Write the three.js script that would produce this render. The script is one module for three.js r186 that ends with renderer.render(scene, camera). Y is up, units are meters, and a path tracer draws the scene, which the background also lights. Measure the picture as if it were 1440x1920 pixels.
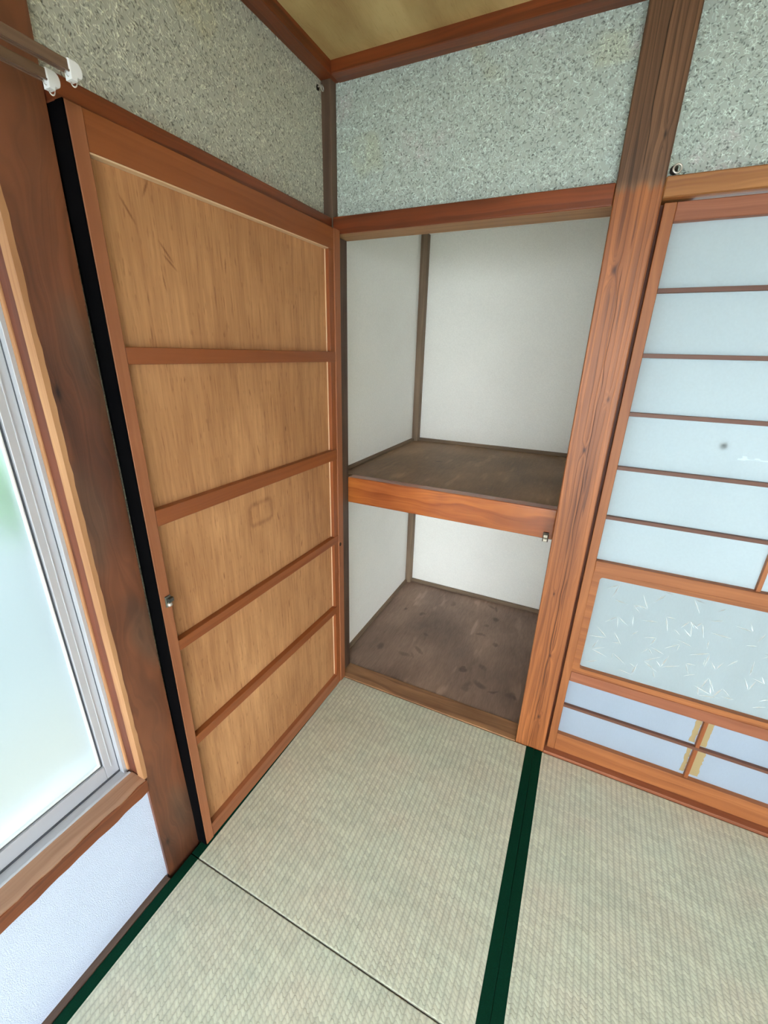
import * as THREE from 'three';
import { RoundedBoxGeometry } from 'three/addons/geometries/RoundedBoxGeometry.js';
import { mergeGeometries } from 'three/addons/utils/BufferGeometryUtils.js';

// ---------------------------------------------------------------- camera, sky, exposure
const scene = new THREE.Scene();
const camera = new THREE.PerspectiveCamera(2 * Math.atan(960 / 788.04) * 180 / Math.PI, 1440 / 1920, 0.02, 80);
camera.rotation.order = 'YXZ';
camera.position.set(0.7958, 1.4001, 1.3285);
camera.rotation.set(-0.3625, 0.4364, 0.025);
scene.background = new THREE.Color().setRGB(0.90, 0.97, 1.0);      // bright even overcast sky
scene.backgroundIntensity = 11.5;
const renderer = new THREE.WebGLRenderer();
renderer.toneMapping = THREE.LinearToneMapping;
renderer.toneMappingExposure = 1.0;
renderer.shadowMap.enabled = true;

// ---------------------------------------------------------------- helpers
const rng = (seed) => () => { seed = (seed + 0x6d2b79f5) | 0; let t = Math.imul(seed ^ (seed >>> 15), 1 | seed); t = (t + Math.imul(t ^ (t >>> 7), 61 | t)) ^ t; return ((t ^ (t >>> 14)) >>> 0) / 4294967296; };
const hash = (x, y, s) => { let h = Math.imul(x, 374761393) ^ Math.imul(y, 668265263) ^ Math.imul(s, 2147483647 ^ 0x5bd1e995); h = Math.imul(h ^ (h >>> 13), 1274126177); return ((h ^ (h >>> 16)) >>> 0) / 4294967296; };
// value noise that repeats after px, py cells
function vn(x, y, px, py, s) {
  const ix = Math.floor(x), iy = Math.floor(y), fx = x - ix, fy = y - iy;
  const a = ((ix % px) + px) % px, b = ((iy % py) + py) % py, c = (a + 1) % px, d = (b + 1) % py;
  const sx = fx * fx * (3 - 2 * fx), sy = fy * fy * (3 - 2 * fy);
  const p = hash(a, b, s), q = hash(c, b, s), r = hash(a, d, s), t = hash(c, d, s);
  return (p + (q - p) * sx) * (1 - sy) + (r + (t - r) * sx) * sy;
}
function fbm(u, v, fx, fy, s, n = 3) { let r = 0, a = 0.5, t = 0; for (let i = 0; i < n; i++) { r += a * vn(u * fx, v * fy, fx, fy, s + i * 17); t += a; a *= 0.5; fx *= 2; fy *= 2; } return r / t; }
const clamp = (x, a = 0, b = 1) => Math.min(b, Math.max(a, x));
const step = (a, b, x) => { const t = clamp((x - a) / (b - a)); return t * t * (3 - 2 * t); };
function dataTexture(W, H, fill, srgb) {
  const d = new Uint8Array(W * H * 4), o = [0, 0, 0];
  for (let y = 0; y < H; y++) for (let x = 0; x < W; x++) { fill(x, y, o); const i = (y * W + x) * 4; d[i] = clamp(o[0], 0, 255); d[i + 1] = clamp(o[1], 0, 255); d[i + 2] = clamp(o[2], 0, 255); d[i + 3] = 255; }
  const t = new THREE.DataTexture(d, W, H); t.magFilter = t.minFilter = THREE.LinearFilter; t.wrapS = t.wrapT = THREE.RepeatWrapping;
  if (srgb) t.colorSpace = THREE.SRGBColorSpace; t.needsUpdate = true; return t;
}
// wood: light and dark sRGB colours, grain along v; the tile is 0.3 m across and 1.2 m along
const TW = 0.3, TL = 1.2;
function wood(seed, light, dark, o = {}) {
  const { rings = 9, contrast = 0.8, fibre = 0.5, warp = 0.12, blotch = 0.3, rough = 0.5, bump = 0.0006, pores = 0, grey = null, clearcoat = 0, W = 512, H = 1024, extra = null, knots = [], tl = TL, tw = TW } = o;
  const hgt = new Float32Array(W * H);
  const map = dataTexture(W, H, (x, y, c) => {
    const u = x / W, v = y / H;
    let wv = (fbm(u, v, 3, 3, seed, 4) - 0.5) * warp * 2 + (fbm(u, v, 9, 16, seed + 3, 2) - 0.5) * warp * 0.28, kn = 0;
    for (const [ku, kv, kr] of knots) {
      let dx = u - ku, dy = v - kv; dx -= Math.round(dx); dy -= Math.round(dy); dx *= tw; dy *= tl;
      const q = (dx * dx) / (kr * kr) + (dy * dy) / (kr * kr * 5); if (q > 9) continue;
      wv += Math.sign(dx || 1) * kr / tw * 1.1 * Math.exp(-q * 0.55); kn = Math.max(kn, Math.exp(-q * 5));
    }
    const u2 = u + wv, f = vn(u2 * 110, v * 9, 110, 9, seed + 5) * 0.5 + vn(u2 * 46, v * 5, 46, 5, seed + 6) * 0.5;
    const r = u2 * rings, t = r - Math.floor(r), wob = 0.25 + 0.75 * fbm(u, v, 8, 7, seed + 9, 2);
    const g = Math.pow(t, 2.0) * (1 - step(0.90, 1, t)) * wob * 1.3, b = fbm(u, v, 3, 5, seed + 30, 4) - 0.5;
    let p = 0; if (pores) { const q = vn(u * 220, v * 46, 220, 46, seed + 11); p = step(0.8, 0.96, q) * pores; }
    const e = extra ? extra(u, v, seed) : 0, k = clamp(contrast * g + fibre * (f - 0.5) + blotch * b * 1.6 + p + e + kn * 0.9, -0.35, 1.45), gr = grey ? grey(u, v) : 0;
    for (let i = 0; i < 3; i++) c[i] = 0.91 * (light[i] + (dark[i] - light[i]) * k);
    if (gr) { const m = (c[0] + c[1] + c[2]) / 3, w = [m * 1.16, m * 0.98, m * 0.84]; for (let i = 0; i < 3; i++) c[i] += (w[i] - c[i]) * gr; }
    hgt[y * W + x] = clamp(0.75 - 0.35 * g - 0.3 * (0.5 - f) - 0.35 * p - Math.max(0, e) * 0.5);
  }, true);
  const bm = dataTexture(W, H, (x, y, c) => { c[0] = c[1] = c[2] = 255 * hgt[y * W + x]; });
  return new THREE.MeshPhysicalMaterial({ map, bumpMap: bm, bumpScale: bump, roughness: rough, clearcoat, clearcoatRoughness: 0.35 });
}
const plain = (c, rough = 0.6, o = {}) => new THREE.MeshPhysicalMaterial({ color: new THREE.Color(c), roughness: rough, ...o });

// box UVs in tiles of (tw, tl) metres; "along" is the axis that runs with v
let uvSeed = 1;
function boxUV(g, along = 'y', tw = TW, tl = TL, off = null) {
  const p = g.attributes.position, n = g.attributes.normal, uv = new Float32Array(p.count * 2), a = 'xyz'.indexOf(along);
  const r = rng(uvSeed++ * 7919), ou = off ? off[0] : r(), ov = off ? off[1] : r();
  for (let i = 0; i < p.count; i++) {
    const P = [p.getX(i), p.getY(i), p.getZ(i)], N = [Math.abs(n.getX(i)), Math.abs(n.getY(i)), Math.abs(n.getZ(i))];
    const d = N[0] >= N[1] && N[0] >= N[2] ? 0 : N[1] >= N[2] ? 1 : 2;
    const A = d === a ? (a + 1) % 3 : a, B = [0, 1, 2].find((k) => k !== d && k !== A);
    uv[i * 2] = (P[B] + (d === a ? 0 : 0.37 * P[d])) / tw + ou; uv[i * 2 + 1] = P[A] / (d === a ? tw * 4 : tl) + ov;
  }
  g.setAttribute('uv', new THREE.BufferAttribute(uv, 2)); return g;
}
// a box from corner to corner with slightly eased edges
function bx(x0, x1, y0, y1, z0, z1, along = 'y', r = 0.0015, o = {}) {
  const w = x1 - x0, h = y1 - y0, d = z1 - z0, rr = Math.min(r, Math.min(w, h, d) * 0.45);
  let g = r > 0 ? new RoundedBoxGeometry(w, h, d, o.seg || 1, rr) : new THREE.BoxGeometry(w, h, d);
  if (g.index) g = g.toNonIndexed();
  g.translate((x0 + x1) / 2, (y0 + y1) / 2, (z0 + z1) / 2);
  return boxUV(g, along, o.tw, o.tl, o.off);
}
// a box cut into segments along one axis whose vertices a function may move (bowed posts, hand-planed edges)
function bent(x0, x1, y0, y1, z0, z1, along, n, move, o = {}) {
  const seg = [o.sx || 1, o.sy || 1, o.sz || 1]; seg['xyz'.indexOf(along)] = n;
  const g = new THREE.BoxGeometry(x1 - x0, y1 - y0, z1 - z0, ...seg); g.translate((x0 + x1) / 2, (y0 + y1) / 2, (z0 + z1) / 2);
  boxUV(g, along, o.tw, o.tl, o.off);
  const p = g.attributes.position, v = new THREE.Vector3();
  for (let i = 0; i < p.count; i++) { v.fromBufferAttribute(p, i); move(v); p.setXYZ(i, v.x, v.y, v.z); }
  g.computeVertexNormals(); return g;
}
const merge = (list) => mergeGeometries(list.map((g) => { const k = g.index ? g.toNonIndexed() : g; for (const n of Object.keys(k.attributes)) if (!['position', 'normal', 'uv'].includes(n)) k.deleteAttribute(n); return k; }));
const taken = {};
const numbered = (n) => { const k = (taken[n] = (taken[n] ?? -1) + 1); return k ? n + '_' + String(k).padStart(3, '0') : n; };
function mesh(name, g, m, parent) { const o = new THREE.Mesh(Array.isArray(g) ? merge(g) : g, m); o.name = name; o.castShadow = o.receiveShadow = true; parent.add(o); return o; }
const perParent = new Map();
function part(name, g, m, parent, label) {
  let c = perParent.get(parent); if (!c) perParent.set(parent, c = {});
  const k = (c[name] = (c[name] ?? -1) + 1), o = mesh(k ? name + '_' + String(k).padStart(3, '0') : name, g, m, parent);
  if (label) o.userData.label = label; return o;
}
function tag(o, label, category, group) { o.userData.label = label; o.userData.category = category; if (group) o.userData.group = group; return o; }
function thing(name, label, category, pos = [0, 0, 0], turn = 0, group) { const o = new THREE.Group(); o.name = numbered(name); o.position.set(...pos); o.rotation.y = turn; scene.add(o); return tag(o, label, category, group); }
function struct(name, g, m, label) { const o = mesh(name, g, m, scene); o.userData.kind = 'structure'; if (label) o.userData.label = label; return o; }
function structGroup(name, label, pos = [0, 0, 0]) { const o = new THREE.Group(); o.name = name; o.position.set(...pos); o.userData.kind = 'structure'; if (label) o.userData.label = label; scene.add(o); return o; }

// ---------------------------------------------------------------- materials
const M = {};
M.lintel = wood(21, [142, 70, 36], [84, 38, 19], { rings: 9, contrast: 0.6, warp: 0.06, blotch: 0.5, rough: 0.34, bump: 0.0004, knots: [[0.5, 0.3, 0.008], [0.2, 0.75, 0.006]] });
M.soffit = wood(22, [194, 146, 98], [138, 94, 58], { rings: 9, contrast: 0.35, warp: 0.05, rough: 0.6, knots: [[0.5, 0.25, 0.007], [0.45, 0.6, 0.006], [0.6, 0.9, 0.007]] });
M.dark = wood(31, [126, 76, 52], [70, 42, 32], { rings: 3, contrast: 0.35, fibre: 0.5, warp: 0.2, blotch: 1.0, rough: 0.42, bump: 0.0006, knots: [[0.6, 0.2, 0.012], [0.75, 0.55, 0.010]], grey: (u, v) => 0.45 * step(0.45, 0.7, fbm(u, v, 3, 4, 333, 3)) });
M.header = wood(41, [190, 128, 72], [126, 70, 34], { rings: 8, contrast: 0.6, warp: 0.08, rough: 0.5, knots: [[0.25, 0.4, 0.008], [0.7, 0.1, 0.007]] });
M.stile = wood(51, [174, 108, 70], [126, 70, 40], { rings: 6, contrast: 0.4, fibre: 0.4, warp: 0.05, rough: 0.55, bump: 0.0003 });
M.rail = wood(52, [164, 92, 48], [122, 62, 30], { rings: 6, contrast: 0.35, fibre: 0.35, warp: 0.05, rough: 0.45, bump: 0.0003 });
M.pale = wood(54, [250, 214, 172], [226, 176, 128], { rings: 7, contrast: 0.3, warp: 0.06, rough: 0.75 });
M.bare = wood(53, [206, 150, 104], [160, 102, 64], { rings: 7, contrast: 0.4, warp: 0.06, blotch: 0.6, rough: 0.75 });
M.shoji = wood(61, [178, 108, 60], [122, 64, 31], { rings: 7, contrast: 0.5, fibre: 0.45, warp: 0.06, rough: 0.5, bump: 0.0004, knots: [[0.4, 0.35, 0.006]] });
M.shojiRed = wood(62, [172, 104, 72], [122, 66, 42], { rings: 7, contrast: 0.4, fibre: 0.45, warp: 0.06, rough: 0.5, bump: 0.0004 });
M.lattice = wood(63, [122, 78, 60], [88, 50, 38], { rings: 7, contrast: 0.4, fibre: 0.4, warp: 0.05, rough: 0.5, bump: 0.0003 });
M.sill = wood(71, [192, 146, 116], [144, 98, 70], { rings: 7, contrast: 0.4, warp: 0.08, blotch: 0.6, rough: 0.6 });
M.sillFront = wood(72, [136, 74, 40], [84, 42, 22], { rings: 7, contrast: 0.5, warp: 0.08, blotch: 0.6, rough: 0.5 });
M.threshold = wood(81, [172, 126, 86], [104, 68, 44], { rings: 5, contrast: 0.45, blotch: 1.0, warp: 0.1, rough: 0.6 });
M.greyWood = wood(82, [142, 120, 98], [92, 72, 56], { rings: 7, contrast: 0.5, blotch: 0.5, warp: 0.05, rough: 0.7 });
M.corner = wood(83, [112, 88, 72], [66, 46, 38], { rings: 6, contrast: 0.5, blotch: 0.7, warp: 0.06, rough: 0.6 });
M.jamb = wood(84, [124, 64, 40], [76, 38, 24], { rings: 6, contrast: 0.5, blotch: 0.5, warp: 0.06, rough: 0.5 });
M.black = plain('#030305', 0.8, { specularIntensity: 0.15 });
M.alu = plain('#c6c9d0', 0.42, { metalness: 0.2 });
M.aluDark = plain('#5c6068', 0.5, { metalness: 0.4 });
M.steel = plain('#d2d0ca', 0.32, { metalness: 0.75 });
M.ivory = plain('#e6e0cc', 0.45);
M.whitePlastic = plain('#eef0f2', 0.4);
M.railMetal = wood(91, [128, 100, 82], [80, 56, 44], { rings: 5, contrast: 0.4, rough: 0.22, bump: 0.00005, clearcoat: 0.8 });

// plaster: short pale fibres over a grey-green ground, dark pits between, a few glints of mica
const plaster = (tint, lift) => {
  const N = 1024, light = new Float32Array(N * N).fill(0.62), R = rng(5);
  const stroke = (amp, len, wid) => {
    let x = R() * N, y = R() * N, a = R() * Math.PI * 2, bend = (R() - 0.5) * 0.25; const n = len * (0.6 + 0.8 * R());
    for (let s = 0; s < n; s++) {
      for (let j = -2; j <= 2; j++) for (let i = -2; i <= 2; i++) { const w = Math.exp(-(i * i + j * j) / (wid * wid)); if (w < 0.05) continue; const X = (Math.round(x) + i + N) % N, Y = (Math.round(y) + j + N) % N; light[Y * N + X] += amp * w; }
      x = (x + Math.cos(a) + N) % N; y = (y + Math.sin(a) + N) % N; a += bend;
    }
  };
  for (let i = 0; i < 15000; i++) stroke(0.15, 10, 1.1);
  for (let i = 0; i < 7000; i++) stroke(-0.17, 7, 1.2);
  for (let i = 0; i < 2000; i++) stroke(-0.22, 4, 1.3);
  for (let i = 0; i < 700; i++) stroke(0.7, 2, 1.0);
  const map = dataTexture(N, N, (x, y, c) => {
    const u = x / N, v = y / N, L = clamp(light[y * N + x], 0, 1.15), pink = 0.6 * step(0.58, 0.76, fbm(u, v, 7, 7, 77, 4)) * vn(u * 160, v * 160, 160, 160, 4), ol = step(0.62, 0.74, fbm(u, v, 6, 6, 99, 3)) * 0.5;
    const k = lift * (112 + 114 * L); c[0] = k * (tint[0] + 0.06 * pink + 0.03 * ol); c[1] = k * (tint[1] - 0.05 * pink); c[2] = k * (tint[2] - 0.01 * pink - 0.08 * ol);
  }, true);
  const bm = dataTexture(N, N, (x, y, c) => { c[0] = c[1] = c[2] = 255 * clamp(light[y * N + x] * 0.8 + 0.1); });
  return new THREE.MeshStandardMaterial({ map, bumpMap: bm, bumpScale: 0.003, roughness: 0.95 });
};
M.plaster = plaster([0.935, 1.01, 0.985], 1.05);            // back wall
M.plasterWarmLit = plaster([0.975, 0.985, 0.915], 1.03);              // left wall: same plaster, warmer dimmer light put into its tint
const PL = 0.78;  // metres per plaster tile
// wallpaper: off-white with fine goose-bump relief
function paper(c, bump, seed, f = 170) {
  const N = 512, map = dataTexture(N, N, (x, y, o) => { const k = 1 + 0.03 * (vn(x / N * 150, y / N * 150, 150, 150, seed) - 0.5) + 0.02 * (fbm(x / N, y / N, 4, 4, seed + 1) - 0.5); for (let i = 0; i < 3; i++) o[i] = c[i] * k; }, true);
  const bm = dataTexture(N, N, (x, y, o) => { o[0] = o[1] = o[2] = 255 * fbm(x / N, y / N, f, f, seed + 3, 1); });
  return new THREE.MeshStandardMaterial({ map, bumpMap: bm, bumpScale: bump, roughness: 0.9 });
}
M.closetWall = paper([250, 250, 245], 0.0002, 201, 120);
M.panelWall = paper([202, 213, 236], 0.0006, 211, 200);
M.roomWall = paper([205, 200, 186], 0.0005, 221);

// plywood sheet of the door: 0.74 x 1.66 m, one texture for the whole sheet with its own marks
M.plywood = (() => {
  const W = 896, H = 2016, SW = 0.74, SH = 1.66, hg = new Float32Array(W * H), R = rng(8);
  const marks = new Float32Array(W * H);
  const put = (s, t, len, wid, amp, lean) => { for (let k = 0; k < len; k += 0.0006) { const X = (s + lean * k) / SW * W, Y = (t + k) / SH * H, f = Math.sin(Math.PI * k / len); for (let j = -2; j <= 2; j++) for (let i = -4; i <= 4; i++) { const x = Math.round(X) + i, y = Math.round(Y) + j; if (x < 0 || y < 0 || x >= W || y >= H) continue; marks[y * W + x] = Math.max(marks[y * W + x], amp * f * Math.exp(-(i * i) / (wid * wid) - j * j / 3)); } } };
  for (let i = 0; i < 240; i++) put(R() * SW, R() * SH, 0.012 + R() * 0.06, 0.8 + R() * 1.2, 0.15 + R() * 0.4, (R() - 0.5) * 0.12);
  for (let i = 0; i < 36; i++) put(R() * SW, R() * SH, 0.008 + R() * 0.03, 1 + R() * 1.6, 0.5 + R() * 0.5, (R() - 0.5) * 0.5);
  for (const [s0, t0, len, lean] of [[0.092, 1.567, 0.045, -0.62], [0.114, 1.618, 0.036, 0.5], [0.172, 1.502, 0.030, -1.1], [0.165, 1.515, 0.04, -0.8]]) put(s0, t0, len, 2.6, 0.75, lean);   // diagonal shakes in the top panel
  // faded rounded-square ring left by something that was stuck to the sheet
  const ring = (u, v) => { const dx = Math.abs(u - 0.355) - 0.030, dy = Math.abs(v - 0.905) - 0.016, q = Math.hypot(Math.max(dx, 0), Math.max(dy, 0)) + Math.min(Math.max(dx, dy), 0) - 0.016; return Math.exp(-q * q / 0.000055) * 0.40 + Math.exp(-((u - 0.345) ** 2) / 0.000016) * (Math.abs(v - 0.90) < 0.036 ? 0.3 : 0); };
  const map = dataTexture(W, H, (x, y, c) => {
    const u = x / W, v = y / H, s = u * SW, t = v * SH;
    const wv = (fbm(u, v, 4, 3, 301, 4) - 0.5), r = (u * 9 + wv * 3.2), f = r - Math.floor(r), g = Math.exp(-((f - 0.5) ** 2) / 0.05) - 0.5;
    const fi = vn(u * 300, v * 40, 300, 40, 305) * 0.5 + vn(u * 120, v * 14, 120, 14, 306) * 0.5 - 0.5, po = step(0.78, 0.95, vn(u * 330, v * 85, 330, 85, 308)), bl = fbm(u, v, 3, 5, 310, 4) - 0.5;
    const k = 0.16 * g + 0.5 * fi + 1.0 * bl + 0.25 * po + marks[y * W + x] + ring(s, t) * (0.7 + 0.6 * vn(u * 90, v * 90, 90, 90, 5));
    const A = [207, 153, 104], B = [145, 95, 58]; for (let i = 0; i < 3; i++) c[i] = A[i] + (B[i] - A[i]) * clamp(k + 0.3, -0.2, 1.3);
    hg[y * W + x] = clamp(0.6 - 0.3 * po - 0.3 * fi - 0.3 * marks[y * W + x]);
  }, true);
  const bm = dataTexture(W, H, (x, y, c) => { c[0] = c[1] = c[2] = 255 * hg[y * W + x]; });
  return new THREE.MeshStandardMaterial({ map, bumpMap: bm, bumpScale: 0.0004, roughness: 0.62 });
})();
// ceiling plywood
M.ceiling = wood(401, [222, 190, 130], [172, 134, 78], { rings: 2, contrast: 0.15, fibre: 0.2, warp: 0.3, blotch: 1.0, rough: 0.65, bump: 0.0002, pores: 0.25 });
// closet boards: dull brown ply with darker blots and pale scuffs
function closetBoard(seed, A, B, spots) {
  const W = 1024, H = 1024, SW = 0.9, SH = 1.0, R = rng(seed), blots = [];
  for (let i = 0; i < spots; i++) blots.push([0.1 + R() * 0.72, R() * 0.85, 0.006 + R() * 0.012, 0.010 + R() * 0.028, R() * 3, 0.2 + R() * 0.35]);
  const map = dataTexture(W, H, (x, y, c) => {
    const u = x / W, v = y / H, s = u * SW, t = v * SH, w = (fbm(u, v, 24, 24, seed + 2, 2) - 0.5) * 0.02;
    let b = 0; for (const [bs, bt, ra, rb, an, am] of blots) { const dx = s - bs + w, dy = t - bt + w * 0.8; if (Math.abs(dx) > 0.06 || Math.abs(dy) > 0.06) continue; const X = dx * Math.cos(an) + dy * Math.sin(an), Y = -dx * Math.sin(an) + dy * Math.cos(an), q = (X / rb) ** 2 + (Y / ra) ** 2; b = Math.max(b, am * (1 - step(0.0, 1.6, q))); }
    const fi = vn(u * 40, v * 300, 40, 300, seed + 4) * 0.6 + vn(u * 12, v * 90, 12, 90, seed + 5) * 0.4 - 0.5, bl = fbm(u, v, 4, 6, seed + 7, 4) - 0.5, sc = step(0.66, 0.8, fbm(u, v, 5, 22, seed + 9, 3)) * 0.35;
    const k = 0.4 + 0.35 * fi + 0.9 * bl + b - sc; for (let i = 0; i < 3; i++) c[i] = A[i] + (B[i] - A[i]) * clamp(k, -0.2, 1.4);
  }, true);
  return new THREE.MeshPhysicalMaterial({ map, roughness: 0.55 });
}
M.closetFloor = closetBoard(501, [166, 138, 120], [100, 80, 68], 26);
M.closetShelf = closetBoard(521, [160, 126, 92], [100, 76, 52], 4);
// woven rush: ribs 15 mm apart along v, rush stems across them, each rib shifted by half a stem
M.tatami = (() => {
  const N = 1024, ribs = 28, stems = 46, hg = new Float32Array(N * N);
  const map = dataTexture(N, N, (x, y, c) => {
    const u = x / N, v = y / N, ru = u * ribs, ri = Math.floor(ru), fu = ru - ri, sh = hash(ri, 7, 602), sv = v * stems + sh + 0.25 * Math.sin(fu * 6.283), si = Math.floor(sv), fv = sv - si;
    const rib = Math.sin(Math.PI * fu) ** 0.6, st = Math.sin(Math.PI * fv) ** 0.7, h = hash(ri, si % stems, 600), row = hash(si % stems, 3, 601);
    const fine = vn(u * 260, v * 700, 260, 700, 605) - 0.5, bl = fbm(u, v, 3, 3, 610, 4) - 0.5, gn = fbm(u, v, 4, 5, 620, 3) - 0.5;
    hg[y * N + x] = clamp(0.15 + 0.6 * rib * (0.55 + 0.45 * st) + 0.25 * (h - 0.5));
    const k = 0.84 + 0.09 * rib + 0.05 * st * rib + 0.07 * (h - 0.5) + 0.03 * (row - 0.5) + 0.05 * fine + 0.05 * bl;
    c[0] = 212 * k * (1 - 0.03 * gn); c[1] = 214 * k * (1 + 0.02 * gn); c[2] = 193 * k * (1 + 0.02 * gn);
  }, true);
  const bm = dataTexture(N, N, (x, y, c) => { c[0] = c[1] = c[2] = 255 * hg[y * N + x]; });
  return new THREE.MeshStandardMaterial({ map, bumpMap: bm, bumpScale: 0.0016, roughness: 0.72 });
})();
const TT = 0.45;  // metres per tatami tile
M.heri = (() => {
  const N = 256, map = dataTexture(N, N, (x, y, c) => { const k = 0.75 + 0.5 * (((x >> 1) + (y >> 1)) % 2) * vn(x / 4, y / 4, 64, 64, 3); c[0] = 3 * k; c[1] = 54 * k; c[2] = 37 * k; }, true);
  return new THREE.MeshPhysicalMaterial({ map, roughness: 1, specularIntensity: 0.25 });
})();
M.frost = new THREE.MeshPhysicalMaterial({ color: new THREE.Color('#eef8f9'), roughness: 0.36, transmission: 1, thickness: 0.004, ior: 1.45 });
M.clear = new THREE.MeshPhysicalMaterial({ color: new THREE.Color('#ffffff'), roughness: 0.0, transmission: 1, thickness: 0, ior: 1.45 });
function milk(c, marks) {   // ground glass; grey thumb smudge and a pale rub on the upper pane
  const W = 1024, H = 1024, map = dataTexture(W, H, (x, y, o) => {
    const u = x / W, v = y / H; let k = 1 + 0.03 * (fbm(u, v, 4, 4, 801, 3) - 0.5) + 0.015 * (vn(u * 200, v * 200, 200, 200, 803) - 0.5);
    if (marks) { const X = u * 0.812 + 0.8995, Y = v * 0.901 + 0.806, d = ((X - 1.133) ** 2 + (Y - 1.192) ** 2) / 0.00006; k *= 1 - 0.32 * Math.exp(-d) * (0.6 + 0.6 * vn(u * 160, v * 160, 160, 160, 9)); if (Math.abs(Y - 1.165) < 0.006 && Math.abs(X - 1.205) < 0.035) k *= 1 + 0.10 * step(0.55, 0.8, vn(u * 60, v * 240, 60, 240, 10)); }
    for (let i = 0; i < 3; i++) o[i] = c[i] * k;
  }, true);
  return new THREE.MeshPhysicalMaterial({ map, roughness: 0.95, transmission: 0.5, thickness: 0, ior: 1.45 });
}
M.milk = milk([206, 218, 224], true); M.milkMid = milk([192, 204, 209], false); M.milkLow = milk([188, 200, 214], false);
M.etch = new THREE.MeshPhysicalMaterial({ color: new THREE.Color('#e4ecee'), roughness: 0.22, metalness: 0.42 });
M.tape = plain('#bda677', 0.6, { transmission: 0.3 });

// ---------------------------------------------------------------- room shell
const LW = -0.058, BW = -0.03, CY = 2.155, XR = 2.6, ZR = 2.62;   // plaster planes, ceiling, far walls
// floor under the mats
struct('floor', bx(-0.3, XR + 0.1, -0.12, -0.052, -0.02, ZR + 0.1, 'x', 0), M.greyWood);
struct('ceiling', bx(-0.3, XR + 0.1, CY, CY + 0.06, -0.12, ZR + 0.15, 'z', 0, { off: [0.3, 0.2] }), M.ceiling, 'yellow-brown plywood ceiling board');
const wallOpt = { tw: PL, tl: PL, off: [0.13, 0.21] };
struct('wall_left', [bx(-0.16, LW, -0.05, CY + 0.02, 0.0, 0.80, 'y', 0, wallOpt)], M.plasterWarmLit, 'grey-green fibre plaster wall above the open closet door');
struct('wall_back', [bx(-0.06, 0.80, 1.76, CY + 0.02, -0.11, BW, 'y', 0, { tw: PL, tl: PL, off: [0.6, 0.35] }), bx(0.83, XR + 0.1, 1.76, CY + 0.02, -0.11, BW, 'y', 0, { tw: PL, tl: PL, off: [0.05, 0.8] })], M.plaster, 'pale grey-green fibre plaster wall above the closet and the shoji');
struct('wall_left_lower', bx(-0.2, -0.055, -0.05, 0.36, 0.88, ZR + 0.1, 'y', 0, { tw: 0.2, tl: 0.2 }), M.panelWall, 'white embossed wallpaper below the window');
struct('wall_left_upper', bx(-0.2, LW, 1.80, CY + 0.02, 0.88, ZR + 0.1, 'y', 0, wallOpt), M.plasterWarmLit);
struct('wall_right', bx(XR, XR + 0.1, -0.05, CY + 0.02, -0.12, ZR + 0.1, 'y', 0, { tw: 0.4, tl: 0.4 }), M.roomWall);
struct('wall_rear', [bx(-0.2, 0.25, -0.05, CY + 0.02, ZR, ZR + 0.1, 'y', 0, { tw: 0.4, tl: 0.4 }), bx(2.35, XR + 0.1, -0.05, CY + 0.02, ZR, ZR + 0.1, 'y', 0, { tw: 0.4, tl: 0.4 }), bx(0.25, 2.35, 1.85, CY + 0.02, ZR, ZR + 0.1, 'y', 0, { tw: 0.4, tl: 0.4 })], M.roomWall);
// terrace window behind the photographer
{
  const w = structGroup('window_2', undefined, [0.25, 0, ZR + 0.05]);
  part('window_frame', [bx(0, 0.04, 0, 1.85, -0.04, 0.04), bx(2.06, 2.1, 0, 1.85, -0.04, 0.04), bx(0.04, 2.06, 1.81, 1.85, -0.04, 0.04), bx(0.04, 2.06, 0, 0.03, -0.04, 0.04), bx(1.02, 1.08, 0.03, 1.81, -0.03, 0.03)], M.alu, w);
  part('pane', bx(0.04, 1.03, 0.03, 1.81, 0.0, 0.003, 'y', 0), M.clear, w); part('pane', bx(1.07, 2.06, 0.03, 1.81, -0.012, -0.009, 'y', 0), M.clear, w);
}
// ceiling edge moulding
struct('trim_1', bx(LW - 0.01, -0.015, 2.125, CY + 0.004, -0.03, ZR, 'z', 0.002), M.lintel, 'red-brown ceiling moulding along the left wall');
struct('trim_2', bx(-0.015, 0.764, 2.125, CY + 0.004, BW - 0.01, 0.015, 'x', 0.002), M.lintel, 'red-brown ceiling moulding above the closet');
struct('trim_3', bx(0.867, XR, 2.125, CY + 0.004, BW - 0.01, 0.015, 'x', 0.002), M.lintel, 'red-brown ceiling moulding above the shoji');
// corner post, doubling as the left jamb of the closet
struct('trim_4', [bx(-0.126, -0.026, -0.05, CY, -0.088, 0, 'y', 0.003)], M.corner, 'narrow dark corner post between left wall and closet');
// closet lintel with a paler underside
{
  const k = structGroup('trim_5', 'red-brown lintel across the top of the closet opening', [0.37, 1.745, -0.044]);
  part('lintel_face', bx(-0.396, 0.394, -0.0005, 0.047, -0.03, 0.044, 'x', 0.003), M.lintel, k);
  part('lintel_underside', bx(-0.396, 0.394, -0.0012, 0.004, -0.044, 0.0405, 'x', 0.0005), M.soffit, k);
}
// lintel over the shoji
struct('trim_6', bx(0.867, XR, 1.749, 1.792, -0.1, 0.0, 'x', 0.003), M.header, 'light brown knotty lintel over the shoji');
// lintel on the left wall, above the open door
struct('trim_7', bx(LW - 0.02, -0.028, 1.752, 1.79, -0.0, 0.80, 'z', 0.003), M.lintel, 'dark red-brown lintel above the open closet door');

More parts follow.
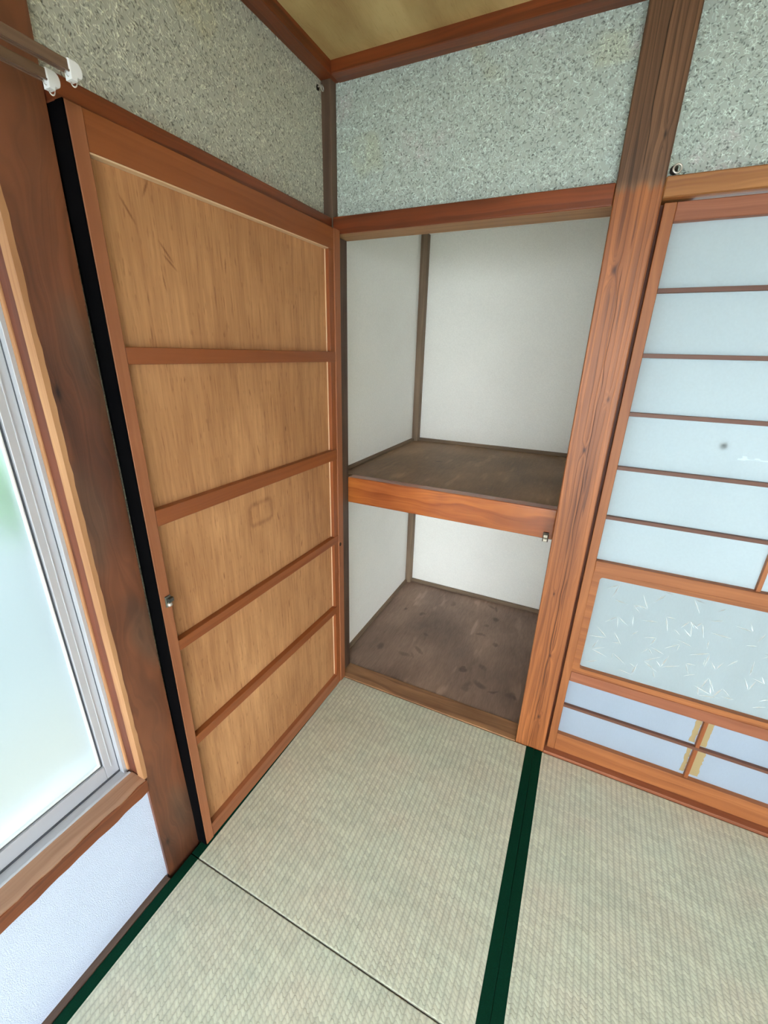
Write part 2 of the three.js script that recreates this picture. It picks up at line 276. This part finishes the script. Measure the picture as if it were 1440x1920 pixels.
// main post between closet and shoji: orange brown below the lintel line, weathered grey above it
M.mainPost = wood(13, [180, 108, 60], [96, 50, 27], {
  rings: 7, contrast: 0.5, fibre: 0.6, warp: 0.2, blotch: 0.6, rough: 0.44, bump: 0.0010, W: 384, H: 2048, tw: 0.103, tl: 2.4,
  knots: [[0.3, 0.69, 0.010], [0.6, 0.20, 0.008], [0.62, 0.085, 0.009], [0.42, 0.5, 0.008], [0.75, 0.56, 0.007], [0.35, 0.30, 0.006], [0.8, 0.8, 0.007]],
  grey: (u, v) => 0.6 * step(1.772, 1.798, v * 2.4 - 0.05 + 0.02 * vn(u * 20, v * 60, 20, 60, 3)),
  extra: (u, v) => {
    const y = v * 2.4 - 0.05; let e = 0.38 * step(1.772, 1.798, y);
    const c1 = 0.50 + 0.05 * Math.sin(y * 2.1) + 0.05 * (vn(v * 40, 2, 40, 8, 9) - 0.5), d = Math.abs(u - c1); e += 0.8 * Math.exp(-d * d / 0.00010) * step(0.15, 0.55, vn(v * 30, 5, 30, 8, 12) + 0.15);
    const d2 = Math.abs(u - c1 - 0.05 - 0.03 * vn(v * 14, 1, 14, 8, 4)); e += 0.5 * Math.exp(-d2 * d2 / 0.00025) * step(0.45, 0.8, vn(v * 26, 7, 26, 8, 15)); return e;
  },
});
struct('trim_8', boxUV(new RoundedBoxGeometry(0.103, 2.215, 0.1, 2, 0.004).translate(0.8155, 1.0525, -0.05), 'y', 0.103, 2.4, [-0.764 / 0.103 + 0.001, 0.05 / 2.4]), M.mainPost, 'thick cracked brown post between the closet and the shoji');

struct('added_trim_13', bx(0.8665, 0.885, 0.0, 1.76, -0.075, -0.054, 'y', 0), M.jamb);   // added dark backing that keeps light out of the gap between post and shoji

// post beside the window: slightly bowed, with a hand-planed pale arris and window jamb strips
{
  const p = structGroup('trim_9', 'wide dark brown post between window and open closet door', [-0.1, 0, 0.85]);
  part('post_body', bent(-0.06, 0.053, -0.05, CY, -0.05, 0.050, 'y', 24, (v) => { if (v.z < 0) { const y = v.y; v.z = -0.053 + 0.011 * Math.sin(clamp(y / 1.9) * Math.PI * 0.9); } }, { off: [0.42, 0.1] }), M.dark, p);
  const wav = rng(4), tbl = Array.from({ length: 60 }, () => (wav() - 0.5) * 0.0026);
  part('planed_edge', bent(0.030, 0.053, 0.385, 1.80, 0.0495, 0.0535, 'y', 59, (v) => { const i = clamp(Math.round((v.y - 0.385) / 1.415 * 59), 0, 59); if (v.x > 0.05) v.x = 0.0535; if (v.z < 0.05 && v.x > 0.05) { v.z = 0.044 + tbl[i]; } if (v.x < 0.04) v.x += tbl[(i * 7) % 60] * 0.5; }), M.bare, p, 'pale planed edge');
  part('jamb_strip', bx(-0.005, 0.030, 0.385, 1.80, 0.046, 0.0505, 'y', 0.001), M.jamb, p);
  part('window_bead', bx(-0.0145, -0.005, 0.385, 1.80, 0.046, 0.0545, 'y', 0.003, { seg: 2 }), M.bare, p, 'pale rounded bead');
}
// skirting strip where the mats meet the wallpaper
struct('baseboard_left', bx(-0.056, -0.0375, -0.02, 0.003, 0.905, ZR, 'z', 0.001), M.corner);

// ---------------------------------------------------------------- left window
{
  const w = structGroup('window_1', 'frosted sliding window with grey aluminium frame in the left wall', [-0.15, 0.345, 1.73]);
  const z = (a) => a - 1.73, x = (a) => a + 0.15, y = (a) => a - 0.345;
  part('window_sill', bent(x(-0.094), x(-0.041), y(0.347), y(0.384), z(0.9), z(2.6), 'z', 80, (v) => { if (v.x > x(-0.06)) { const i = Math.round(v.z * 47), h = hash(i, 3, 8) - 0.5; v.x += h * 0.003; if (v.y > y(0.37)) v.y += h * 0.004; } }, { off: [0.2, 0.3] }), M.sillFront, w);
  part('sill_top', bent(x(-0.094), x(-0.043), y(0.383), y(0.3865), z(0.903), z(2.6), 'z', 80, (v) => { if (v.x > x(-0.06)) v.x += (hash(Math.round(v.z * 47), 5, 8) - 0.5) * 0.004; }), M.sill, w, 'pale worn sill top');
  // aluminium track, lip and frame
  part('track', [bx(x(-0.24), x(-0.092), y(0.345), y(0.379), z(0.905), z(2.6), 'z', 0.001), bx(x(-0.101), x(-0.0935), y(0.374), y(0.388), z(0.905), z(2.6), 'z', 0.002)], M.alu, w);
  part('window_jamb', [bx(x(-0.24), x(-0.1145), y(0.375), y(1.78), z(0.896), z(0.911), 'y', 0.001), bx(x(-0.24), x(-0.1145), y(0.375), y(1.78), z(2.585), z(2.6), 'y', 0.001)], M.alu, w);
  part('window_head', bx(x(-0.24), x(-0.1145), y(1.76), y(1.80), z(0.9), z(2.6), 'z', 0.001), M.alu, w);
  part('sash_gap_shade', [bx(x(-0.136), x(-0.1285), y(0.3785), y(0.3846), z(0.911), z(2.585), 'z', 0.001), bx(x(-0.134), x(-0.1288), y(0.384), y(1.76), z(0.9095), z(0.9122), 'y', 0.0005)], M.aluDark, w, 'dark strip painted as the gap shadow round the sash');  // shade of the gap round the sash, put in as dark strips
  const sash = (z0, z1, xf) => {
    const s = new THREE.Group(); s.name = xf > -0.15 ? 'sash' : 'sash_001'; s.position.set(x(xf), y(0.384), z(z0)); w.add(s);
    const L = z1 - z0, T = 1.376;
    part('stile', [bx(-0.028, 0, 0, T, 0, 0.030, 'y', 0.0015), bx(-0.012, 0.0015, 0.03, T - 0.03, 0.014, 0.0165, 'y', 0.0005)], M.alu, s);
    part('stile', bx(-0.028, 0, 0, T, L - 0.03, L, 'y', 0.0015), M.alu, s);
    part('sash_rail', bx(-0.028, 0, 0, 0.042, 0.030, L - 0.030, 'z', 0.0015), M.alu, s);
    part('sash_rail', bx(-0.028, 0, T - 0.035, T, 0.030, L - 0.030, 'z', 0.0015), M.alu, s);
    part('gasket', [bx(-0.017, -0.006, 0.042, 0.047, 0.030, L - 0.03, 'z', 0.001), bx(-0.017, -0.006, 0.042, T - 0.035, 0.030, 0.0345, 'y', 0.001)], M.aluDark, s);
    part('glazing_bead', [bx(-0.014, -0.004, 0.047, 0.0505, 0.0345, L - 0.03, 'z', 0.001), bx(-0.014, -0.004, 0.047, T - 0.035, 0.0345, 0.038, 'y', 0.001)], M.whitePlastic, s);
    part('pane', bx(-0.016, -0.012, 0.04, T - 0.033, 0.028, L - 0.028, 'y', 0), M.frost, s);
  };
  sash(0.9115, 1.765, -0.130); sash(1.735, 2.585, -0.162);
}

// ---------------------------------------------------------------- closet
const ZC = -0.96, XL = -0.09, XC = 0.79;
struct('wall_closet_left', bx(XL - 0.05, XL, -0.05, 2.0, ZC - 0.05, -0.06, 'y', 0, { tw: 0.5, tl: 0.5 }), M.closetWall, 'white papered left side of the closet');
struct('wall_closet_back', bx(XL - 0.05, XC + 0.05, -0.05, 2.0, ZC - 0.05, ZC, 'y', 0, { tw: 0.5, tl: 0.5 }), M.closetWall, 'white papered back of the closet');
struct('wall_closet_right', bx(XC, XC + 0.05, -0.05, 2.0, ZC, -0.08, 'y', 0, { tw: 0.5, tl: 0.5 }), M.closetWall);
struct('ceiling_closet', bx(XL - 0.05, XC + 0.05, 1.95, 2.0, ZC, -0.05, 'x', 0), M.closetWall);
struct('floor_closet', bx(XL, XC, -0.05, 0.0, ZC, -0.0895, 'x', 0, { tw: 0.9, tl: 1.0, off: [0.1, 0.97] }), M.closetFloor, 'stained brown board floor of the closet');
struct('trim_10', bx(-0.026, 0.764, -0.05, 0.003, -0.0895, 0.001, 'x', 0.003), M.threshold, 'worn brown threshold board of the closet');
struct('trim_11', bx(XL, XL + 0.036, 0, 1.95, ZC, ZC + 0.036, 'y', 0.002), M.greyWood, 'thin grey-brown upright in the back corner of the closet');
struct('baseboard_closet_left', bx(XL, XL + 0.012, 0, 0.018, ZC + 0.036, -0.089, 'z', 0.001), M.greyWood);
struct('baseboard_closet_back', bx(XL + 0.036, XC, 0, 0.022, ZC, ZC + 0.014, 'x', 0.001), M.greyWood);
{
  const s = thing('closet_shelf', 'brown wooden closet shelf with a glossy orange front edge', 'shelf', [0.36, 0.825, -0.08]);
  part('front_beam', bx(-0.386, 0.404, 0, 0.106, -0.045, 0.0, 'x', 0.004, { seg: 2 }), (M.shelfFront = wood(23, [198, 112, 52], [132, 58, 24], { rings: 5, contrast: 0.55, warp: 0.14, blotch: 0.9, rough: 0.22, bump: 0.0004, clearcoat: 0.4 })), s, 'glossy orange-brown front edge');
  part('shelf_board', bx(XL - 0.36, XC - 0.36, 0.085, 0.1045, ZC + 0.08, -0.045, 'x', 0, { tw: 0.9, tl: 1.0, off: [0.1, 0.5] }), M.closetShelf, s);
  part('edge_strip', bx(XL - 0.36, XL + 0.012 - 0.36, 0.1045, 0.119, ZC + 0.116, -0.03, 'z', 0.001), M.greyWood, s);
  part('edge_strip', bx(XL + 0.036 - 0.36, XC - 0.36, 0.1045, 0.121, ZC + 0.08, ZC + 0.094, 'x', 0.001), M.greyWood, s);
  part('support_ledge', bx(XL - 0.36, XL + 0.02 - 0.36, 0.06, 0.085, ZC + 0.116, -0.045, 'z', 0.001), M.greyWood, s);
}
{
  const c = thing('roller_catch', 'tiny metal roller catch under the right end of the shelf', 'catch', [0.742, 0.818, -0.0795]);
  part('catch_plate', bx(-0.009, 0.009, 0, 0.032, -0.0, 0.010, 'y', 0.001), plain('#4a4238', 0.4, { metalness: 0.7 }), c);
  const g = new THREE.CylinderGeometry(0.0055, 0.0055, 0.012, 16); g.rotateZ(Math.PI / 2);
  part('roller', g.clone().translate(0, 0.007, 0.012), M.ivory, c); part('roller', g.clone().translate(0, 0.021, 0.012), M.ivory, c);
}

// ---------------------------------------------------------------- open closet door against the left wall (its back faces the room)
{
  const d = thing('closet_door', 'open plywood closet door with four horizontal rails standing against left wall', 'door', [0, 0.004, 0], -0.0136);
  const T = 1.75, B = -0.019;
  const sheet = bx(-0.024, B, 0.04, 1.70, 0.045, 0.785, 'y', 0);
  { const p = sheet.attributes.position, uv = sheet.attributes.uv; for (let i = 0; i < p.count; i++) uv.setXY(i, 1 - (p.getZ(i) - 0.045) / 0.74, (p.getY(i) - 0.04) / 1.66); }
  part('plywood_sheet', sheet, M.plywood, d);
  part('stile', bx(-0.044, 0, 0, T, 0.7705, 0.797, 'y', 0.002), M.stile, d);
  part('stile', bx(-0.030, 0, 0, T, 0.0, 0.034, 'y', 0.002), M.stile, d);
  part('inner_stile', bx(-0.026, -0.004, 0.0, T - 0.002, 0.0342, 0.0615, 'y', 0.0015), M.rail, d);
  part('bare_edge', bx(-0.019, -0.0155, 0.055, 1.69, 0.0615, 0.0635, 'y', 0.0003), M.pale, d, 'pale inner edge of the stile');
  const tr = part('top_rail', bx(-0.030, -0.002, 1.692, T, 0.0344, 0.7703, 'z', 0.0015), M.rail, d);
  part('bare_underside', bx(-0.019, -0.0028, 1.6895, 1.6922, 0.0635, 0.7703, 'z', 0.0003), M.pale, d, 'pale unstained underside of the top rail');
  part('bottom_rail', bx(-0.030, -0.002, 0, 0.052, 0.0617, 0.7703, 'z', 0.002), M.stile, d);
  for (const [y0, y1, s0] of [[1.367, 1.399, 0.036], [1.030, 1.0675, 0.036], [0.697, 0.727, 0.036], [0.381, 0.411, 0.054]]) part('rail', bx(B - 0.001, -0.001, y0 - 0.004, y1 - 0.004, s0, 0.7703, 'z', 0.0015), M.rail, d);
  part('door_gap_shade', bx(-0.045, -0.001, 0, T, 0.797, 0.7995, 'y', 0.0005), M.black, d, 'black strip painted as the shadow gap beside the door');  // black colour stands in for the shade between door and post
  const knot = new THREE.CylinderGeometry(0.006, 0.006, 0.004, 14); knot.rotateZ(Math.PI / 2); knot.scale(1, 1.3, 1);
  part('screw_hole', knot.translate(-0.0005, 0.679, 0.026), plain('#2a1208', 0.6), d);
  const c = part('catch_plate', bx(0, 0.004, 0.829, 0.857, 0.773, 0.787, 'y', 0.001), plain('#7d8078', 0.4, { metalness: 0.8 }), d, 'small tarnished catch');
  part('catch_ball', new THREE.SphereGeometry(0.006, 16, 12).translate(0.006, 0.836, 0.780), M.steel, d);
  part('catch_tongue', bx(0.003, 0.010, 0.842, 0.852, 0.770, 0.783, 'y', 0.001), plain('#5a5c58', 0.4, { metalness: 0.8 }), d);
}

// ---------------------------------------------------------------- shoji
struct('trim_12', bx(0.867, XR, -0.05, 0.010, -0.1, 0.002, 'x', 0.002), M.shojiRed, 'brown grooved sill below the shoji');
function shojiDoor(label, x0, zf, detail) {
  const d = thing('shoji_door', label, 'door', [x0, 0.011, zf], 0, 'frosted shoji doors');
  const W = 0.86, T = 1.745 - 0.011, y = (v) => v - 0.011;
  part('stile', bx(0, 0.026, 0, T, -0.03, 0, 'y', 0.002), M.shoji, d); part('stile', bx(W - 0.026, W, 0, T, -0.03, 0, 'y', 0.002), M.shoji, d);
  part('top_rail', bx(0.026, W - 0.026, y(1.705), T, -0.03, -0.001, 'x', 0.002), M.shojiRed, d);
  part('bottom_rail', bx(0.026, W - 0.026, 0, y(0.088), -0.03, -0.001, 'x', 0.002), M.shoji, d);
  part('middle_rail', bx(0.026, W - 0.026, y(0.769), y(0.808), -0.03, -0.0005, 'x', 0.002), M.shoji, d);
  part('middle_rail', bx(0.026, W - 0.026, y(0.336), y(0.377), -0.03, -0.0005, 'x', 0.002), M.shojiRed, d);
  // inner frame round the etched pane, corners rounded
  const fr = new THREE.Shape(); fr.moveTo(0.026, y(0.377)); fr.lineTo(W - 0.026, y(0.377)); fr.lineTo(W - 0.026, y(0.769)); fr.lineTo(0.026, y(0.769)); fr.closePath();
  const a = 0.0475, b = W - 0.0475, c = y(0.397), e = y(0.754), r = 0.011, h = new THREE.Path(); h.moveTo(a + r, c); h.lineTo(b - r, c); h.quadraticCurveTo(b, c, b, c + r); h.lineTo(b, e - r); h.quadraticCurveTo(b, e, b - r, e); h.lineTo(a + r, e); h.quadraticCurveTo(a, e, a, e - r); h.lineTo(a, c + r); h.quadraticCurveTo(a, c, a + r, c); fr.holes.push(h);
  part('inner_frame', boxUV(new THREE.ExtrudeGeometry(fr, { depth: 0.020, bevelEnabled: false, curveSegments: 8 }).translate(0, 0, -0.0235), 'x'), M.shoji, d);
  const bar = (yy) => part('lattice_bar', bx(0.026, W - 0.026, y(yy) - 0.0055, y(yy) + 0.0055, -0.019, -0.006, 'x', 0.001), M.lattice, d);
  for (const yy of [1.560, 1.408, 1.257, 1.105, 0.952, 0.219]) bar(yy);
  part('lattice_upright', bx(0.4245, 0.4355, y(0.808), y(1.705), -0.020, -0.007, 'y', 0.001), M.shoji, d);
  part('lattice_upright', bx(0.4245, 0.4355, y(0.088), y(0.336), -0.020, -0.007, 'y', 0.001), M.rail, d);
  const up = bx(0.024, W - 0.024, y(0.806), y(1.707), -0.0225, -0.0195, 'y', 0); { const p = up.attributes.position, q = up.attributes.uv; for (let i = 0; i < p.count; i++) q.setXY(i, (p.getX(i) - 0.024) / 0.812, (p.getY(i) - y(0.806)) / 0.901); } part('pane', up, M.milk, d);
  const mp = part('pane', bx(0.045, W - 0.045, y(0.394), y(0.757), -0.0245, -0.0215, 'y', 0), M.milkMid, d);
  part('pane', bx(0.024, W - 0.024, y(0.086), y(0.338), -0.0225, -0.0195, 'y', 0), M.milkLow, d);
  if (!detail) return d;
  // etched bamboo leaves: slim faceted slivers standing a hair proud of the middle pane
  const R = rng(77);
  const leaf = (L, w) => { const g = new THREE.BufferGeometry(), t = w * 1.1; const P = [[0, 0, 0], [L * 0.35, w, 0], [L, 0, 0], [L * 0.35, -w, 0], [L * 0.35, 0, t]]; const F = [[0, 4, 1], [1, 4, 2], [2, 4, 3], [3, 4, 0], [0, 1, 3], [1, 2, 3]].flat(); g.setAttribute('position', new THREE.BufferAttribute(new Float32Array(F.flatMap((k) => P[k])), 3)); g.setAttribute('uv', new THREE.BufferAttribute(new Float32Array(F.length * 2), 2)); g.computeVertexNormals(); return g; };
  const kinds = [leaf(0.046, 0.0026), leaf(0.036, 0.0024), leaf(0.056, 0.0029), leaf(0.027, 0.0022)];
  for (let j = 0; j < 7; j++) for (let i = 0; i < 15; i++) {
    const px = 0.06 + i * 0.052 + (R() - 0.5) * 0.04 + (j % 2) * 0.025, py = y(0.425) + j * 0.050 + (R() - 0.5) * 0.03, a0 = R() * 6.28, n = R() < 0.35 ? 1 : R() < 0.7 ? 2 : 3;
    for (let k = 0; k < n; k++) { const an = a0 + k * (0.6 + R() * 0.7), g = kinds[Math.floor(R() * 4)], ex = px + Math.cos(an) * 0.05, ey = py + Math.sin(an) * 0.05; if (Math.min(px, ex) < 0.05 || Math.max(px, ex) > W - 0.05 || Math.min(py, ey) < y(0.40) || Math.max(py, ey) > y(0.75)) continue; const m = part('etched_leaf', g, M.etch, mp); m.position.set(px, py, -0.0217); m.rotation.z = an; }
  }
  // yellowed strips of old tape behind the lower upright
  const tape = (x0_, x1_, y0_, y1_, s) => bent(x0_, x1_, y0_, y1_, -0.0193, -0.0188, 'y', 14, (v) => { v.x += (hash(Math.round(v.y * 130), v.x > (x0_ + x1_) / 2 ? 1 : 2, s) - 0.5) * 0.004; });
  part('old_tape', tape(0.408, 0.423, y(0.232), y(0.333), 3), M.tape, d, 'yellowed strip of old tape'); part('old_tape', tape(0.437, 0.455, y(0.226), y(0.334), 4), M.tape, d, 'yellowed strip of old tape'); part('old_tape', tape(0.437, 0.462, y(0.098), y(0.213), 5), M.tape, d, 'yellowed strip of old tape'); part('old_tape', tape(0.412, 0.423, y(0.10), y(0.213), 6), M.tape, d, 'yellowed strip of old tape');
  return d;
}
shojiDoor('frosted shoji sliding door with wooden lattice and an etched leaf pane', 0.8755, -0.02, true);
shojiDoor('second frosted shoji door on the rear track, farther right', 1.715, -0.056, false);
// the bright passage behind the shoji
struct('wall_passage', [bx(0.84, 0.94, -0.05, 2.3, -1.5, -0.1, 'y', 0), bx(XR, XR + 0.1, -0.05, 2.3, -1.5, -0.1, 'y', 0), bx(0.94, XR, -0.05, 1.0, -1.5, -1.4, 'y', 0), bx(0.94, XR, 1.7, 2.3, -1.5, -1.4, 'y', 0), bx(0.84, XR + 0.1, 2.3, 2.36, -1.5, -0.1, 'y', 0)], M.closetWall);
struct('floor_passage', bx(0.84, XR + 0.1, -0.12, -0.04, -1.5, -0.1, 'x', 0), M.threshold);

// ---------------------------------------------------------------- tatami
const HW = 0.029;
function mat(label, x0, x1, z0, z1, along) {
  const m = thing('tatami_mat', label, 'tatami mat', [(x0 + x1) / 2, -0.05, (z0 + z1) / 2], 0, 'tatami mats on the floor'), w = (x1 - x0) / 2, l = (z1 - z0) / 2;
  part('rush_surface', bx(-w, w, 0, 0.05, -l, l, along, 0.003, { tw: TT, tl: TT, seg: 2 }), M.tatami, m);
  const g = along === 'z' ? [bx(-w - 0.0004, -w + HW, 0.02, 0.0510, -l - 0.0003, l + 0.0003, 'z', 0.002, { tw: 0.06, tl: 0.06 }), bx(w - HW, w + 0.0004, 0.02, 0.0510, -l - 0.0003, l + 0.0003, 'z', 0.002, { tw: 0.06, tl: 0.06 })]
    : [bx(-w - 0.0003, w + 0.0003, 0.02, 0.0510, -l - 0.0004, -l + HW, 'x', 0.002, { tw: 0.06, tl: 0.06 }), bx(-w - 0.0003, w + 0.0003, 0.02, 0.0510, l - HW, l + 0.0004, 'x', 0.002, { tw: 0.06, tl: 0.06 })];
  for (const b of g) part('cloth_border', b, M.heri, m, 'dark green cloth border'); return m;
}
mat('half-size woven tatami mat in front of the closet', -0.036, 0.8345, 0.003, 0.832, 'z');
mat('woven tatami mat beside the wallpapered wall under the window', -0.036, 0.8345, 0.8345, 2.6, 'z');
mat('woven tatami mat in front of the shoji', 0.8355, 1.71, 0.004, 1.75, 'z');
mat('woven tatami mat at the right wall, beyond the mat by the shoji', 1.712, 2.59, 0.004, 1.75, 'z');
mat('woven tatami mat by the rear terrace window', 0.8355, 2.59, 1.753, 2.6, 'x');

// ---------------------------------------------------------------- curtain rails, hooks
function curtainRail(label, x) {
  const r = thing('curtain_rail', label, 'curtain rail', [x, 1.751, 1.70], 0, 'curtain rails over the window'), L = 0.86;
  part('rail_channel', [bx(-0.004, 0.004, -0.006, 0.0065, -L, L, 'z', 0.002, { seg: 2 }), bx(-0.0055, -0.0025, -0.0075, -0.005, -L, L, 'z', 0.0006), bx(0.0025, 0.0055, -0.0075, -0.005, -L, L, 'z', 0.0006)], M.railMetal, r);
  // end cap: rounded block with a foot, and a wire ring below it
  const s = new THREE.Shape(); s.moveTo(-0.004, -0.018); s.lineTo(0.006, -0.018); s.quadraticCurveTo(0.007, -0.010, 0.012, -0.011); s.quadraticCurveTo(0.020, -0.012, 0.020, 0.001); s.quadraticCurveTo(0.019, 0.014, 0.008, 0.014); s.lineTo(-0.004, 0.014); s.closePath();
  const g = new THREE.ExtrudeGeometry(s, { depth: 0.018, bevelEnabled: true, bevelSize: 0.002, bevelThickness: 0.002, bevelSegments: 2, curveSegments: 8 }); g.translate(0, 0, -0.009); g.rotateY(Math.PI / 2); g.scale(0.6, 0.62, 0.62); g.translate(0, -0.003, 0);
  part('end_cap', g.translate(0, 0, -L + 0.004), M.whitePlastic, r, 'white plastic end cap');
  const t = new THREE.TorusGeometry(0.0045, 0.0008, 8, 20); t.scale(0.8, 1.25, 1); part('wire_ring', t.rotateY(0.9).translate(0, -0.0145, -L + 0.001), M.steel, r);
  const t2 = new THREE.TorusGeometry(0.003, 0.0007, 8, 16); part('wire_ring', t2.rotateY(1.2).translate(0.001, -0.009, -L + 0.008), M.steel, r);
  return r;
}
curtainRail('brown curtain rail nearest the room, white end cap in front of the plaster wall', 0.084);
curtainRail('brown curtain rail nearest the wall, white end cap in front of the dark post', 0.033);
{
  const b = thing('rail_bracket', 'metal bracket carrying both curtain rails', 'bracket', [-0.058, 1.80, 1.75]);
  part('bracket_arm', [bx(0, 0.135, -0.006, -0.002, -0.012, 0.012, 'x', 0.001), bx(0.0, 0.004, -0.02, 0.03, -0.015, 0.015, 'y', 0.001), bx(0.068, 0.076, -0.026, -0.004, -0.006, 0.006, 'y', 0.001), bx(0.120, 0.128, -0.026, -0.004, -0.006, 0.006, 'y', 0.001)], M.steel, b);
}
function screwEye(label, pos, turn, s = 1) {
  const h = thing('screw_eye', label, 'hook', pos, turn, 'screw eyes on the plaster walls');
  const ring = new THREE.TorusGeometry(0.0052 * s, 0.0014 * s, 10, 22); part('ring', ring.translate(0, 0, 0.014 * s), M.steel, h);
  const st = new THREE.CylinderGeometry(0.0014 * s, 0.0014 * s, 0.012 * s, 8); st.rotateX(Math.PI / 2); part('shank', st.translate(0, 0.0052 * s, 0.006 * s), M.steel, h);
  const pl = new THREE.CylinderGeometry(0.006 * s, 0.006 * s, 0.0016, 16); pl.rotateX(Math.PI / 2); part('base_plate', pl.translate(0, 0.004, 0.0006), plain('#332c26', 0.5, { metalness: 0.6 }), h); return h;
}
screwEye('small silver screw eye beside the thick post, just above the shoji lintel', [0.881, 1.806, BW], 0.2, 1.6);
screwEye('small metal eye high in the corner under the ceiling moulding', [LW, 2.098, 0.018], Math.PI / 2, 1.15);

// ---------------------------------------------------------------- outdoors
struct('ground', bx(-14, 14, -0.62, -0.52, -14, 14, 'x', 0, { tw: 2, tl: 2 }), plain('#8f8d86', 0.95));
struct('wall_sky_block', bx(-1.75, -1.6, -0.52, 4.2, -2.0, 6.0, 'y', 0), plain('#959da1', 0.9), 'added pale wall outside that blocks sky light, seen blurred through the frosted window');  // added to block the sky and dim the frosted window
{
  const b = thing('shrub', 'green shrub blurred behind the frosted window', 'shrub', [-0.74, -0.52, 0.70]), R = rng(31), L = [], q = new THREE.Quaternion(), E3 = new THREE.Euler();
  part('stem', [0, 1, 2].map((k) => new THREE.CylinderGeometry(0.005, 0.008, 1.45, 7).rotateZ((k - 1) * 0.02).translate((k - 1) * 0.01, 0.72, k * 0.01 - 0.01)), plain('#5a4632', 0.9), b);
  const lf = new THREE.CircleGeometry(0.04, 7); lf.scale(0.5, 1, 1);
  for (let i = 0; i < 130; i++) { const g = lf.clone(); const a = R() * 6.28, r = 0.07 * Math.sqrt(R()), yy = 1.38 + R() * 0.26; g.applyQuaternion(q.setFromEuler(E3.set(R() * 3, R() * 6, R() * 3))); g.translate(Math.cos(a) * r, yy, Math.sin(a) * r); L.push(g); }
  const f = part('foliage', L, new THREE.MeshStandardMaterial({ color: '#7fae6a', roughness: 0.7, side: THREE.DoubleSide }), b); f.userData.kind = 'stuff';
}
renderer.render(scene, camera);
